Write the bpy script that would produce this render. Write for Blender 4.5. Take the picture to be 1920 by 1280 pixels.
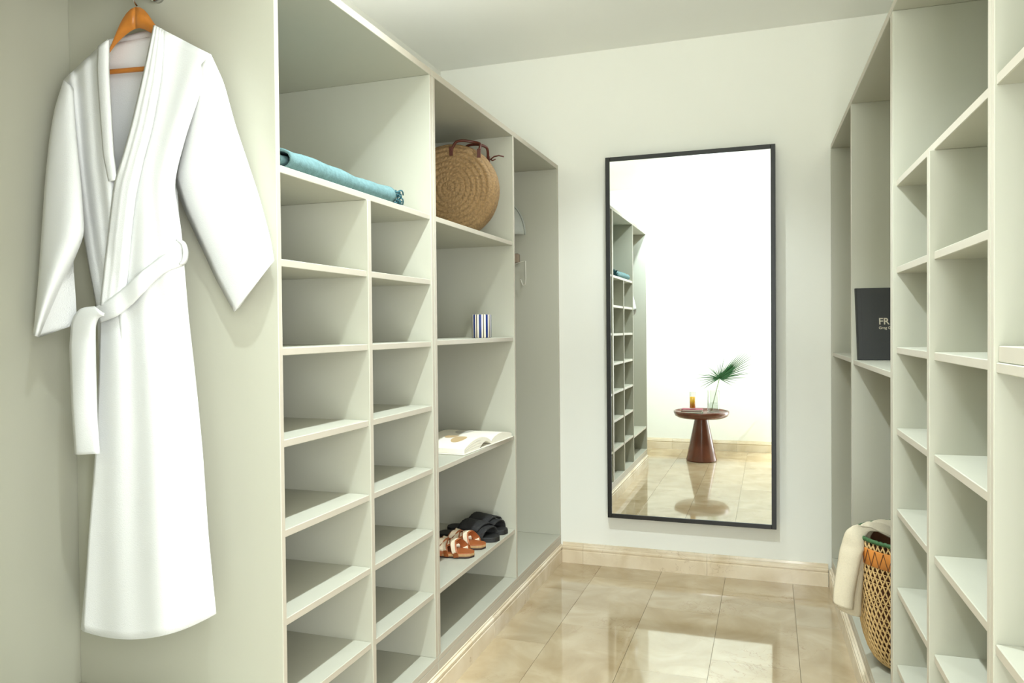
import bpy, bmesh, math, random
from mathutils import Vector, Matrix
random.seed(7)
for o in list(bpy.data.objects):
    bpy.data.objects.remove(o, do_unlink=True)
S = bpy.context.scene
COL = S.collection
PI = math.pi
sin, cos = math.sin, math.cos
H = 1.17                                   # camera height

# ------------------------------------------------------------------ camera
cd = bpy.data.cameras.new('camera')
cam = bpy.data.objects.new('camera', cd)
COL.objects.link(cam)
Rv = Vector((0.94621819, 0.32339459, -0.00933124))
Uv = Vector((0.0032287, 0.01940162, 0.99980656))
Fv = Vector((-0.32351307, 0.94606528, -0.01731402))
m4 = Matrix.Identity(4)
for i in range(3):
    m4[i][0], m4[i][1], m4[i][2] = Rv[i], Uv[i], -Fv[i]
m4[2][3] = H
cam.matrix_world = m4
cd.sensor_width = 36.0
cd.lens = 1415.5 / 1920 * 36
cd.shift_y = 1.18 / 1920
cd.clip_start = 0.02
S.camera = cam

# ------------------------------------------------------------------ world, lamps, exposure
w = bpy.data.worlds.new('world')
S.world = w
w.use_nodes = True
bg = w.node_tree.nodes['Background']
bg.inputs[0].default_value = (0.86, 0.93, 1.0, 1)
bg.inputs[1].default_value = 1.6
S.view_settings.view_transform = 'Standard'
S.view_settings.look = 'None'
S.view_settings.gamma = 1.0
S.view_settings.use_curve_mapping = False
S.view_settings.exposure = 0.14

LAMP_X = -0.45
LAMPS = [1.66, 2.90, 0.62]
def lamp(name, kind, loc, aim, energy, color, **kw):
    ld = bpy.data.lights.new(name, kind)
    ld.energy = energy; ld.color = color
    for k_, v_ in kw.items(): setattr(ld, k_, v_)
    lo = bpy.data.objects.new(name, ld)
    lo.location = loc
    lo.rotation_euler = Vector(aim).to_track_quat('-Z', 'Y').to_euler()
    COL.objects.link(lo)
    return lo
# recessed downlights over the corridor, the farthest added as fill
lamp('downlight_beam', 'SPOT', (LAMP_X, 1.66, 2.487), (0, 0, -1), 128, (0.84, 0.95, 1.0), spot_size=math.radians(112), spot_blend=0.6, shadow_soft_size=0.022)
lamp('downlight_beam', 'SPOT', (LAMP_X, 0.62, 2.487), (0, 0, -1), 60, (0.85, 0.955, 1.0), spot_size=math.radians(100), spot_blend=0.6, shadow_soft_size=0.03)
lamp('downlight_beam', 'SPOT', (LAMP_X, 2.90, 2.487), (0, 0, -1), 36, (0.88, 0.965, 1.0), spot_size=math.radians(110), spot_blend=0.6, shadow_soft_size=0.022)
# added spots aimed at the front wall behind the camera, bounce fill only
lamp('added_bounce_beam', 'SPOT', (LAMP_X, 1.47, 2.455), (-.05, -1.55, -.50), 125, (0.74, 0.89, 1.0), spot_size=math.radians(92), spot_blend=0.6, shadow_soft_size=0.04)
lamp('added_bounce_beam', 'SPOT', (-.80, 1.47, 2.455), (-.10, -1.55, -.85), 110, (0.76, 0.90, 1.0), spot_size=math.radians(80), spot_blend=0.8, shadow_soft_size=0.04)
# daylight arriving through the open doorway behind the camera
d_ = lamp('doorway_daylight', 'AREA', (0.47, -0.235, 1.00), (0, 1, 0), 52, (0.93, 0.98, 1.0), shape='RECTANGLE', size=0.76, size_y=1.95)
d_.rotation_euler = (PI/2, 0, math.radians(8))
# added unseen fill strips on top of the wardrobes, brightening the ceiling
for x_, y_, l_ in ((.60, 1.7, 1.4), (-1.3, 1.9, 1.6)):
    d_ = lamp('added_ceiling_fill', 'AREA', (x_, y_, 2.012), (0, 0, 1), 7 if x_ > 0 else 3, (0.97, 1.0, 1.0), shape='RECTANGLE', size=.12, size_y=l_)
    d_.rotation_euler = (PI, 0, 0)

# ------------------------------------------------------------------ materials
def lin(c):
    r = []
    for v in c:
        v /= 255.0
        r.append(v/12.92 if v <= 0.04045 else ((v+0.055)/1.055)**2.4)
    return (*r, 1)

def mat(name, rgb, rough=0.5, metal=0.0, noise=None, bump=None, spec=0.5, ior=1.5, coat=0):
    """principled material; noise=(scale, amount[, stretch]) varies the colour, bump=(scale, strength)"""
    m = bpy.data.materials.new(name)
    m.use_nodes = True
    nt = m.node_tree
    b = nt.nodes['Principled BSDF']
    b.inputs['Base Color'].default_value = lin(rgb)
    b.inputs['Roughness'].default_value = rough
    b.inputs['Metallic'].default_value = metal
    b.inputs['IOR'].default_value = ior
    b.inputs['Specular IOR Level'].default_value = spec
    b.inputs['Coat Weight'].default_value = coat
    tc = nt.nodes.new('ShaderNodeTexCoord')
    if noise:
        mp = nt.nodes.new('ShaderNodeMapping')
        if len(noise) > 2: mp.inputs['Scale'].default_value = noise[2]
        nt.links.new(tc.outputs['Object'], mp.inputs[0])
        n = nt.nodes.new('ShaderNodeTexNoise'); n.inputs['Scale'].default_value = noise[0]; n.inputs['Detail'].default_value = 5
        nt.links.new(mp.outputs[0], n.inputs['Vector'])
        mx = nt.nodes.new('ShaderNodeMix'); mx.data_type = 'RGBA'
        c = lin(rgb)
        mx.inputs[6].default_value = tuple(max(0, v*(1-noise[1])) for v in c[:3]) + (1,)
        mx.inputs[7].default_value = tuple(min(1, v*(1+noise[1])) for v in c[:3]) + (1,)
        nt.links.new(n.outputs['Fac'], mx.inputs[0])
        nt.links.new(mx.outputs[2], b.inputs['Base Color'])
    if bump:
        n2 = nt.nodes.new('ShaderNodeTexNoise'); n2.inputs['Scale'].default_value = bump[0]; n2.inputs['Detail'].default_value = 4
        nt.links.new(tc.outputs['Object'], n2.inputs['Vector'])
        bp = nt.nodes.new('ShaderNodeBump'); bp.inputs['Strength'].default_value = bump[1]; bp.inputs['Distance'].default_value = 0.002
        nt.links.new(n2.outputs['Fac'], bp.inputs['Height'])
        nt.links.new(bp.outputs['Normal'], b.inputs['Normal'])
    return m

M = {}
M['wall'] = mat('white_wall_paint', (241, 240, 229), 0.7, noise=(3, .015), bump=(180, .08))
M['ceiling'] = mat('ceiling_paint', (246, 246, 238), 0.8, noise=(3, .015))
M['board'] = mat('cream_melamine', (185, 183, 166), 0.42, noise=(14, .02, (1, 1, .2)), bump=(260, .04))
M['edge'] = mat('edge_banding', (188, 179, 162), 0.4, noise=(20, .03))
M['steel'] = mat('chrome', (225, 225, 225), 0.12, 1.0)
M['black_frame'] = mat('black_frame', (24, 24, 22), 0.4)
M['mirror'] = mat('mirror_glass', (226, 229, 226), 0.0, 1.0)
M['wood_hanger'] = mat('hanger_wood', (196, 122, 48), 0.35, noise=(18, .25, (1, 4, 4)))
M['robe'] = mat('white_cotton', (233, 233, 231), 0.9, bump=(420, .35), spec=0.1)
M['blanket'] = mat('teal_wool', (104, 132, 132), 0.95, noise=(90, .35), bump=(300, .5), spec=0.1)
M['blanket_dark'] = mat('dark_teal_wool', (56, 92, 98), 0.95, noise=(120, .2), bump=(300, .5), spec=0.1)  # darker teal for the fringe strands
M['straw'] = mat('straw', (146, 116, 76), 0.75, noise=(130, .7), bump=(320, 1.0))
M['leather'] = mat('brown_leather', (84, 38, 24), 0.45, noise=(40, .2))
M['page'] = mat('paper', (240, 234, 216), 0.7, noise=(30, .02))
M['print_tan'] = mat('printed_tan', (196, 168, 124), 0.6)
M['print_dark'] = mat('printed_dark', (84, 74, 58), 0.6)
M['print_grey'] = mat('printed_grey', (196, 190, 176), 0.6)
M['cover'] = mat('book_cover_cloth', (232, 226, 208), 0.6)
M['black_shoe'] = mat('black_rubber', (30, 29, 28), 0.6, noise=(80, .2))
M['black_weave'] = mat('black_woven_band', (34, 33, 32), 0.75, bump=(260, 1.0))
M['tan'] = mat('tan_leather', (164, 92, 46), 0.45, noise=(40, .18))
M['cork'] = mat('cork_sole', (176, 138, 92), 0.7, noise=(160, .2))
M['sole'] = mat('dark_outsole', (52, 34, 24), 0.7)
M['cream_strap'] = mat('cream_leather', (244, 226, 196), 0.5)
M['book_black'] = mat('black_cloth_cover', (46, 46, 44), 0.6, bump=(500, .2))
M['letters'] = mat('cream_print', (196, 186, 164), 0.6)
M['cane'] = mat('rattan_cane', (206, 172, 116), 0.5, noise=(50, .2))
M['green_wrap'] = mat('green_raffia', (52, 92, 50), 0.6, noise=(120, .3))
M['band'] = mat('tan_leather_band', (196, 124, 54), 0.45, noise=(30, .12))
M['thread'] = mat('dark_thread', (92, 56, 30), 0.7)
M['linen'] = mat('beige_linen', (206, 194, 168), 0.95, noise=(200, .08), bump=(420, .5), spec=0.1)
M['walnut'] = mat('walnut', (104, 56, 38), 0.25, noise=(9, .35, (3, 3, .25)), coat=0.3)
M['red_cover'] = mat('red_cover', (150, 44, 74), 0.5)
M['green_cover'] = mat('green_cover', (20, 112, 74), 0.5)
M['leaf'] = mat('palm_leaf', (58, 108, 62), 0.45, noise=(30, .25))
M['stem'] = mat('palm_stem', (120, 140, 84), 0.5)
M['grey_felt'] = mat('grey_felt', (176, 178, 168), 0.85, noise=(60, .06))
M['dark_trim'] = mat('dark_trim', (60, 62, 58), 0.6)
M['hook_brown'] = mat('hook_bracket', (150, 132, 112), 0.5)
M['white_metal'] = mat('white_wire', (214, 210, 196), 0.4)
def glassy(name, tint, refl):
    """thin clear glass: a fresnel reflection over a see-through body"""
    m = bpy.data.materials.new(name); m.use_nodes = True
    nt = m.node_tree; nt.nodes.remove(nt.nodes['Principled BSDF'])
    out = nt.nodes['Material Output']
    tr = nt.nodes.new('ShaderNodeBsdfTransparent'); tr.inputs[0].default_value = tint
    gl = nt.nodes.new('ShaderNodeBsdfGlossy'); gl.inputs['Roughness'].default_value = 0.02
    lw = nt.nodes.new('ShaderNodeLayerWeight'); lw.inputs['Blend'].default_value = .5
    pw = nt.nodes.new('ShaderNodeMath'); pw.operation = 'POWER'; pw.inputs[1].default_value = 3.0
    ml = nt.nodes.new('ShaderNodeMath'); ml.operation = 'MULTIPLY_ADD'; ml.inputs[1].default_value = refl; ml.inputs[2].default_value = .04
    nt.links.new(lw.outputs['Facing'], pw.inputs[0]); nt.links.new(pw.outputs[0], ml.inputs[0])
    mx = nt.nodes.new('ShaderNodeMixShader')
    nt.links.new(ml.outputs[0], mx.inputs[0]); nt.links.new(tr.outputs[0], mx.inputs[1]); nt.links.new(gl.outputs[0], mx.inputs[2])
    nt.links.new(mx.outputs[0], out.inputs[0])
    return m
M['glass'] = glassy('clear_glass', (.97, .98, .975, 1), .7)
M['water'] = glassy('water', (.92, .95, .93, 1), .4)
M['juice'] = mat('orange_juice', (244, 190, 20), 0.2)
m = bpy.data.materials.new('lamp_lens'); m.use_nodes = True
b = m.node_tree.nodes['Principled BSDF']
b.inputs['Emission Color'].default_value = (1, .96, .9, 1); b.inputs['Emission Strength'].default_value = 1.5
M['lens'] = m

def marble(name, base, dark, light, rough):
    m = bpy.data.materials.new(name); m.use_nodes = True
    nt = m.node_tree; b = nt.nodes['Principled BSDF']
    geo = nt.nodes.new('ShaderNodeTexCoord')
    inf = nt.nodes.new('ShaderNodeObjectInfo')
    add = nt.nodes.new('ShaderNodeVectorMath'); add.operation = 'ADD'
    sc = nt.nodes.new('ShaderNodeVectorMath'); sc.operation = 'SCALE'; sc.inputs['Scale'].default_value = 37.0
    comb = nt.nodes.new('ShaderNodeCombineXYZ')
    nt.links.new(inf.outputs['Random'], comb.inputs[0]); nt.links.new(inf.outputs['Random'], comb.inputs[1])
    nt.links.new(comb.outputs[0], sc.inputs[0])
    nt.links.new(geo.outputs['Object'], add.inputs[0]); nt.links.new(sc.outputs[0], add.inputs[1])
    n1 = nt.nodes.new('ShaderNodeTexNoise'); n1.inputs['Scale'].default_value = 5; n1.inputs['Detail'].default_value = 8; n1.inputs['Distortion'].default_value = .8
    nt.links.new(add.outputs[0], n1.inputs['Vector'])
    r1 = nt.nodes.new('ShaderNodeValToRGB')
    r1.color_ramp.elements[0].position = .3; r1.color_ramp.elements[0].color = lin(dark)
    r1.color_ramp.elements[1].position = .72; r1.color_ramp.elements[1].color = lin(light)
    e = r1.color_ramp.elements.new(.5); e.color = lin(base)
    nt.links.new(n1.outputs['Fac'], r1.inputs[0])
    # thin brown veins
    n2 = nt.nodes.new('ShaderNodeTexNoise'); n2.inputs['Scale'].default_value = 7; n2.inputs['Detail'].default_value = 6; n2.inputs['Distortion'].default_value = 2.0
    nt.links.new(add.outputs[0], n2.inputs['Vector'])
    r2 = nt.nodes.new('ShaderNodeValToRGB')
    r2.color_ramp.elements[0].position = .488; r2.color_ramp.elements[0].color = (0, 0, 0, 1)
    r2.color_ramp.elements[1].position = .512; r2.color_ramp.elements[1].color = (0, 0, 0, 1)
    e = r2.color_ramp.elements.new(.5); e.color = (1, 1, 1, 1)
    nt.links.new(n2.outputs['Fac'], r2.inputs[0])
    n3 = nt.nodes.new('ShaderNodeTexNoise'); n3.inputs['Scale'].default_value = 3
    nt.links.new(add.outputs[0], n3.inputs['Vector'])
    mr = nt.nodes.new('ShaderNodeMapRange'); mr.inputs[1].default_value = .5; mr.inputs[2].default_value = .68; mr.inputs[4].default_value = .6
    nt.links.new(n3.outputs['Fac'], mr.inputs[0])
    mu = nt.nodes.new('ShaderNodeMath'); mu.operation = 'MULTIPLY'
    nt.links.new(r2.outputs[0], mu.inputs[0]); nt.links.new(mr.outputs[0], mu.inputs[1])
    # per-tile tone
    hs = nt.nodes.new('ShaderNodeHueSaturation')
    mr2 = nt.nodes.new('ShaderNodeMapRange'); mr2.inputs[3].default_value = .93; mr2.inputs[4].default_value = 1.07
    nt.links.new(inf.outputs['Random'], mr2.inputs[0]); nt.links.new(mr2.outputs[0], hs.inputs['Value'])
    nt.links.new(r1.outputs[0], hs.inputs['Color'])
    mx = nt.nodes.new('ShaderNodeMix'); mx.data_type = 'RGBA'
    mx.inputs[7].default_value = lin((132, 88, 50))
    nt.links.new(mu.outputs[0], mx.inputs[0]); nt.links.new(hs.outputs[0], mx.inputs[6])
    nt.links.new(mx.outputs[2], b.inputs['Base Color'])
    b.inputs['Roughness'].default_value = rough
    return m
M['marble'] = marble('cream_marble_floor', (182, 162, 128), (168, 146, 110), (198, 181, 150), 0.045)
M['marble'].node_tree.nodes['Principled BSDF'].inputs['IOR'].default_value = 2.05
M['marble_trim'] = marble('cream_marble_skirting', (220, 204, 176), (206, 187, 155), (230, 217, 194), 0.15)
M['grout'] = mat('grout', (186, 166, 130), 0.9)

def striped():
    m = bpy.data.materials.new('navy_cream_stripes'); m.use_nodes = True
    nt = m.node_tree; b = nt.nodes['Principled BSDF']; b.inputs['Roughness'].default_value = .3
    tc = nt.nodes.new('ShaderNodeTexCoord'); sp = nt.nodes.new('ShaderNodeSeparateXYZ')
    nt.links.new(tc.outputs['Object'], sp.inputs[0])
    at = nt.nodes.new('ShaderNodeMath'); at.operation = 'ARCTAN2'
    nt.links.new(sp.outputs['Y'], at.inputs[0]); nt.links.new(sp.outputs['X'], at.inputs[1])
    mu = nt.nodes.new('ShaderNodeMath'); mu.operation = 'MULTIPLY_ADD'; mu.inputs[1].default_value = 9/(2*PI); mu.inputs[2].default_value = 20.12
    nt.links.new(at.outputs[0], mu.inputs[0])
    fr = nt.nodes.new('ShaderNodeMath'); fr.operation = 'FRACT'; nt.links.new(mu.outputs[0], fr.inputs[0])
    r = nt.nodes.new('ShaderNodeValToRGB'); r.color_ramp.interpolation = 'CONSTANT'
    cr = r.color_ramp
    cr.elements[0].position = 0; cr.elements[0].color = lin((36, 54, 112))
    cr.elements[1].position = .38; cr.elements[1].color = lin((236, 226, 204))
    for p, c in ((.56, (150, 138, 118)), (.63, (60, 52, 48)), (.70, (150, 138, 118)), (.76, (236, 226, 204))):
        e = cr.elements.new(p); e.color = lin(c)
    nt.links.new(fr.outputs[0], r.inputs[0]); nt.links.new(r.outputs[0], b.inputs['Base Color'])
    return m
M['stripes'] = striped()

# ------------------------------------------------------------------ helpers
def empty(name, loc=(0, 0, 0), label=None, cat=None, group=None, rz=0):
    o = bpy.data.objects.new(name, None); COL.objects.link(o)
    o.location = loc; o.rotation_euler = (0, 0, rz); o.empty_display_size = .05
    if label: o['label'] = label
    if cat: o['category'] = cat
    if group: o['group'] = group
    return o

def obj(name, bm, mats, parent=None, smooth=False, loc=None, kind=None, label=None, cat=None, group=None):
    me = bpy.data.meshes.new(name)
    bm.to_mesh(me); bm.free()
    for m_ in (mats if isinstance(mats, (list, tuple)) else [mats]): me.materials.append(m_)
    if smooth: me.polygons.foreach_set('use_smooth', [True]*len(me.polygons))
    o = bpy.data.objects.new(name, me); COL.objects.link(o)
    if parent: o.parent = parent
    if loc: o.location = loc
    if kind: o['kind'] = kind
    if label: o['label'] = label
    if cat: o['category'] = cat
    if group: o['group'] = group
    return o

def box(bm, x0, x1, y0, y1, z0, z1, bev=0.0, mi=0):
    if x0 > x1: x0, x1 = x1, x0
    if y0 > y1: y0, y1 = y1, y0
    v = [bm.verts.new((x, y, z)) for x in (x0, x1) for y in (y0, y1) for z in (z0, z1)]
    fs = [bm.faces.new([v[i] for i in q]) for q in ((0, 1, 3, 2), (4, 6, 7, 5), (0, 4, 5, 1), (2, 3, 7, 6), (0, 2, 6, 4), (1, 5, 7, 3))]
    for f in fs: f.material_index = mi
    if bev:
        es = list({e for f in fs for e in f.edges})
        bmesh.ops.bevel(bm, geom=es, offset=bev, segments=1, affect='EDGES')
    return fs

def bx(x0, x1, y0, y1, z0, z1, bev=0.0):
    bm = bmesh.new(); box(bm, x0, x1, y0, y1, z0, z1, bev); return bm

def lathe(bm, prof, n=32, c=(0, 0, 0), cap=True, mi=0):
    rings = []
    for r, z in prof:
        rings.append([bm.verts.new((c[0]+r*cos(2*PI*i/n), c[1]+r*sin(2*PI*i/n), c[2]+z)) for i in range(n)])
    for a, b_ in zip(rings, rings[1:]):
        for i in range(n):
            f = bm.faces.new((a[i], a[(i+1) % n], b_[(i+1) % n], b_[i])); f.material_index = mi
    if cap:
        f = bm.faces.new(rings[0][::-1]); f.material_index = mi
        f = bm.faces.new(rings[-1]); f.material_index = mi
    return rings

def tube(bm, pts, r, n=6, closed=False, mi=0):
    pts = [Vector(p) for p in pts]
    rings = []
    k = len(pts)
    up = Vector((0.12, 0.31, 0.94))
    for i, p in enumerate(pts):
        if closed: d = pts[(i+1) % k]-pts[i-1]
        else: d = pts[min(i+1, k-1)]-pts[max(i-1, 0)]
        d.normalize()
        a = d.cross(up)
        if a.length < .05: a = d.cross(Vector((1, 0, 0)))
        a.normalize(); b_ = d.cross(a)
        rr = r[i] if isinstance(r, (list, tuple)) else r
        rings.append([bm.verts.new(p+a*rr*cos(2*PI*j/n)+b_*rr*sin(2*PI*j/n)) for j in range(n)])
    rng = range(k) if closed else range(k-1)
    for i in rng:
        a, b_ = rings[i], rings[(i+1) % k]
        for j in range(n):
            f = bm.faces.new((a[j], a[(j+1) % n], b_[(j+1) % n], b_[j])); f.material_index = mi
    if not closed:
        f = bm.faces.new(rings[0][::-1]); f.material_index = mi
        f = bm.faces.new(rings[-1]); f.material_index = mi

def grid(bm, P, mi=0, closed=False):
    """P: rows of points"""
    V = [[bm.verts.new(p) for p in row] for row in P]
    for a, b_ in zip(V, V[1:]):
        n = len(a)
        for j in range(n if closed else n-1):
            f = bm.faces.new((a[j], a[(j+1) % n], b_[(j+1) % n], b_[j])); f.material_index = mi
    return V

def resample(pl, n):
    pl = [Vector(p) for p in pl]
    L = [0]
    for a, b_ in zip(pl, pl[1:]): L.append(L[-1]+(b_-a).length)
    out = []; j = 0
    for i in range(n):
        t = L[-1]*i/(n-1)
        while j < len(L)-2 and L[j+1] < t: j += 1
        u = (t-L[j])/max(1e-9, L[j+1]-L[j])
        out.append(pl[j].lerp(pl[j+1], u))
    # light smoothing keeps the ends
    sm = out[:]
    for _ in range(2):
        sm = [sm[0]]+[(sm[i-1]+sm[i]*2+sm[i+1])/4 for i in range(1, n-1)]+[sm[-1]]
    return sm

def solidify(o, t, off=0):
    md = o.modifiers.new('thickness', 'SOLIDIFY'); md.thickness = t; md.offset = off
    return o

def prism(bm, prof, y0, y1, axis='y', mi=0):
    """prof in (d, z); extruded along y (d=x) or along x (d=-y)"""
    def P(d, z, s): return (d, s, z) if axis == 'y' else (s, d, z)
    a = [bm.verts.new(P(d, z, y0)) for d, z in prof]; b_ = [bm.verts.new(P(d, z, y1)) for d, z in prof]
    n = len(prof)
    for i in range(n): bm.faces.new((a[i], a[(i+1) % n], b_[(i+1) % n], b_[i]))
    bm.faces.new(a[::-1]); bm.faces.new(b_)
    bmesh.ops.recalc_face_normals(bm, faces=bm.faces[:])

def clone(o, parent=None, loc=None):
    c = o.copy(); COL.objects.link(c)
    if parent: c.parent = parent
    if loc is not None: c.location = loc
    return c

# ------------------------------------------------------------------ room shell
XW, XE, YB, YF, ZC = -1.634, 0.95, 3.66, -0.2, 2.5264
def struct(name, bm, m_, parent=None): return obj(name, bm, m_, parent, kind='structure')
floor = struct('floor', bx(XW, XE, YF-.9, YB+.1, -.12, -.012), M['grout'])
tile_mesh = {}
TW, TL, G = 0.2945, 0.589, 0.0007
xs = -0.79 - 2*TW
offs = [2.43, 2.67, 2.878, 2.565, 2.72, 3.136, 2.74, 2.95, 2.6]
strip = 0
x = xs
while x < XE:
    x0, x1 = max(x, XW), min(x+TW, XE)
    y = offs[strip % len(offs)] - 6*TL
    while y < YB:
        y0, y1 = max(y, YF-.85), min(y+TL, YB+.02)
        if y1-y0 > .02:
            key = (round(x1-x0, 3), round(y1-y0, 3))
            if key not in tile_mesh:
                wx, wy = key
                o = obj('tile', bx(0, wx-G, 0, wy-G, -.012, 0), M['marble'], floor)
                tile_mesh[key] = o
            else:
                o = clone(tile_mesh[key])
            o.location = (x0+G/2, y0+G/2, 0)
        y += TL
    x += TW; strip += 1
struct('ceiling', bx(XW-.1, XE+.1, YF-.1, YB+.1, ZC, ZC+.1), M['ceiling'])
struct('wall_back', bx(XW-.1, XE+.1, YB, YB+.1, -.1, ZC), M['wall'])
struct('wall_left', bx(XW-.1, XW, YF-.1, YB, -.1, ZC), M['wall'])
struct('wall_right', bx(XE, XE+.1, YF-.1, YB, -.1, ZC), M['wall'])
bm = bmesh.new()
box(bm, XW, 0.06, YF-.1, YF, -.1, ZC); box(bm, 0.88, XE, YF-.1, YF, -.1, ZC); box(bm, 0.06, 0.88, YF-.1, YF, 2.1, ZC)
struct('wall_front', bm, M['wall'])
bm = bmesh.new()
box(bm, 0.045, 0.085, YF-.11, YF+.012, 0, 2.12); box(bm, .855, .895, YF-.11, YF+.012, 0, 2.12); box(bm, .085, .855, YF-.11, YF+.012, 2.08, 2.12)
struct('trim_1', bm, M['board'])

def skirt_prof(d0, s):
    """moulded marble skirting, d0 = wall plane, s = direction into the room"""
    pr = [(0, 0), (.020, 0), (.020, .060), (.0165, .0625), (.0165, .067), (.020, .0695), (.020, .077), (.0135, .081), (.0135, .086), (.008, .090), (.005, .0996), (0, .0996)]
    return [(d0+s*d, z) for d, z in pr]

def skirting(name, axis, d0, s, cuts, parent=None):
    bm = bmesh.new()
    if axis == 'x': box(bm, cuts[0], cuts[-1], d0, d0+s*.004, 0, .094)
    else: box(bm, d0, d0+s*.004, cuts[0], cuts[-1], 0, .094)
    root = struct(name, bm, M['grout'], parent)
    for a, b_ in zip(cuts, cuts[1:]):
        bm = bmesh.new(); prism(bm, skirt_prof(d0, s), a+.0005, b_-.0005, axis)
        obj('baseboard_block', bm, M['marble_trim'], root)
    return root
XL = -0.9993
skirting('baseboard_back', 'x', YB, -1, [-.9897, -.883, -.285, .2445])
skirting('baseboard_left', 'y', XL-.011, 1, [.716, 1.35, 1.95, 2.44, 2.66, 3.1, YB])
skirting('baseboard_front', 'x', YF, 1, [XW, -.9, -.3, .04])

# right-hand run is turned by 1.27 degrees
RX, RTH = 0.2572, 0.0221
right_base = Matrix.Translation((RX, YB, 0)) @ Matrix.Rotation(RTH, 4, 'Z')
o = skirting('baseboard_right', 'y', 0.008, -1, [.62-YB, 1.3-YB, 1.9-YB, 2.5-YB, 3.1-YB, -.022])
o.location = (RX, YB, 0); o.rotation_euler = (0, 0, RTH)

# ------------------------------------------------------------------ wardrobe units
DEP = 0.583
def unit(label, y0, y1, zt, zb, side, panels, shelves, group):
    """open shelving unit. local x: 0 = front, grows (side*) into the cabinet; local y from YB (absolute y minus YB)."""
    root = empty('wardrobe_unit', (XL, YB, 0) if side < 0 else (RX, YB, 0), label, 'wardrobe', group, 0 if side < 0 else RTH)
    def part(name, d0, d1, ya, yb, z0, z1, bev=.0012):
        bm = bmesh.new()
        box(bm, side*d0, side*d1, ya-YB, yb-YB, z0, z1, bev)
        for f in bm.faces:                       # front edges carry the warmer edge band
            f.normal_update()
            if name != 'back_panel' and f.normal.x*side < -.9: f.material_index = 1
        return obj(name, bm, [M['board'], M['edge']], root)
    part('back_panel', DEP-.004, DEP+.006, y0, y1, zb, zt)
    part('top_board', 0, DEP-.004, y0, y1, zt-.021, zt)
    part('bottom_board', 0, DEP-.004, y0, y1, zb-.018, zb)
    part('plinth', 0.0, DEP-.004, y0, y1, 0.0, zb-.0185)
    for k, (a, b_, ztop) in enumerate(panels):
        part('side_panel' if k in (0, len(panels)-1) else 'divider', 0, DEP-.004, a, b_, zb, (zt-.021) if ztop is None else ztop)
    for a, b_, z, t, rec in shelves:
        part('shelf', rec, DEP-.004, a, b_, z-t, z)
    return root
T = .0165
ZL = dict(S1=1.530, S2=1.327, S3=1.1335, S4=.9328, S5=.736, S6=.542, S7=.3425)
g = 'cream open wardrobe units'
N, N2, A, A2, B, B2, C1, C1b = .716, .733, 1.3731, 1.3876, 1.7594, 1.7783, 2.1529, 2.1716
sh = [(N2, A, .329, T, .004), (A2, C1, ZL['S1'], T, .004)]
for k in ('S2', 'S3', 'S4', 'S5', 'S6', 'S7'):
    sh += [(A2, B, ZL[k], T, .004), (B2, C1, ZL[k], T, .004)]
U1 = unit('large cream wardrobe unit with a robe bay and two narrow shelf columns, left side nearest', N, C1b, 1.9844, .1353, -1,
          [(N, N2, None), (A, A2, None), (B, B2, ZL['S1']-T), (C1, C1b, None)], sh, None)
C2, C2b, D, D2, E1, E2 = 2.1722, 2.1912, 2.9523, 2.9690, 3.640, 3.6575
U2 = unit('cream wardrobe unit with the straw bag, striped cup and sandals on its shelves', C2, E2, 1.9844, .1353, -1,
          [(C2, C2b, None), (D, D2, None), (E1, E2, None)],
          [(C2b, D, z, T, .004) for z in (1.530, 1.1365, .730, .341)], None)
ZR = [1.534, 1.3165, 1.116, .912, .709, .510, .314]
# right run: near unit, shelf unit, far unit (y measured along the run)
rA, rA2, rA3, rB, rB2, rC, rC2, rC3, rD, rD2, rE, rE2 = 1.2733, 1.2892, 1.3056, 1.6955, 1.7170, 2.1040, 2.1207, 2.1380, 2.9255, 2.9430, 3.630, 3.645
unit('cream wardrobe unit cut by the right edge of the photo, nearest on the right', .62, rA2, 1.9752, .1353, 1,
     [(.62, .637, None), (rA, rA2, None)],
     [(.637, rA, 1.534, T, .003), (.637, rA, 1.139, .024, .006), (.637, rA, 1.1145, .0155, .003), (.637, rA, .700, T, .003)], None)
sh = [(rA3, rC, ZR[0], T, .009)]
for z in ZR[1:]: sh += [(rA3, rB, z, T, .009), (rB2, rC, z, T, .009)]
unit('empty cream wardrobe unit with two columns of small shelves on the right', rA2+.0004, rC2, 1.9752, .1353, 1,
     [(rA2+.0004, rA3, None), (rB, rB2, ZR[0]-T), (rC, rC2, None)], sh, None)
U5 = unit('cream wardrobe unit holding the woven basket and black book, far right', rC2+.0004, rE2, 1.9752, .1353, 1,
     [(rC2+.0004, rC3, None), (rD, rD2, None), (rE, rE2, None)],
     [(rC3, rD, 1.050, T, .006), (rD2, rE, 1.053, T, .006)], None)

# hanging rail inside the robe bay of U1
RAILX, RAILZ, RAILY = -1.306, 1.932, 1.302
bm = bmesh.new(); tube(bm, [(RAILX-XL, N2+.001-YB, RAILZ), (RAILX-XL, A-.001-YB, RAILZ)], .0125, 20)
rail = obj('hanging_rail', bm, M['steel'], U1, True)
for ya, yb in ((A-.016, A), (N2, N2+.016)):
    bm = bmesh.new()
    tube(bm, [(RAILX-XL, ya-YB, RAILZ), (RAILX-XL, yb-YB, RAILZ)], .0185, 24)
    obj('rail_bracket', bm, M['steel'], rail, True)

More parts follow.
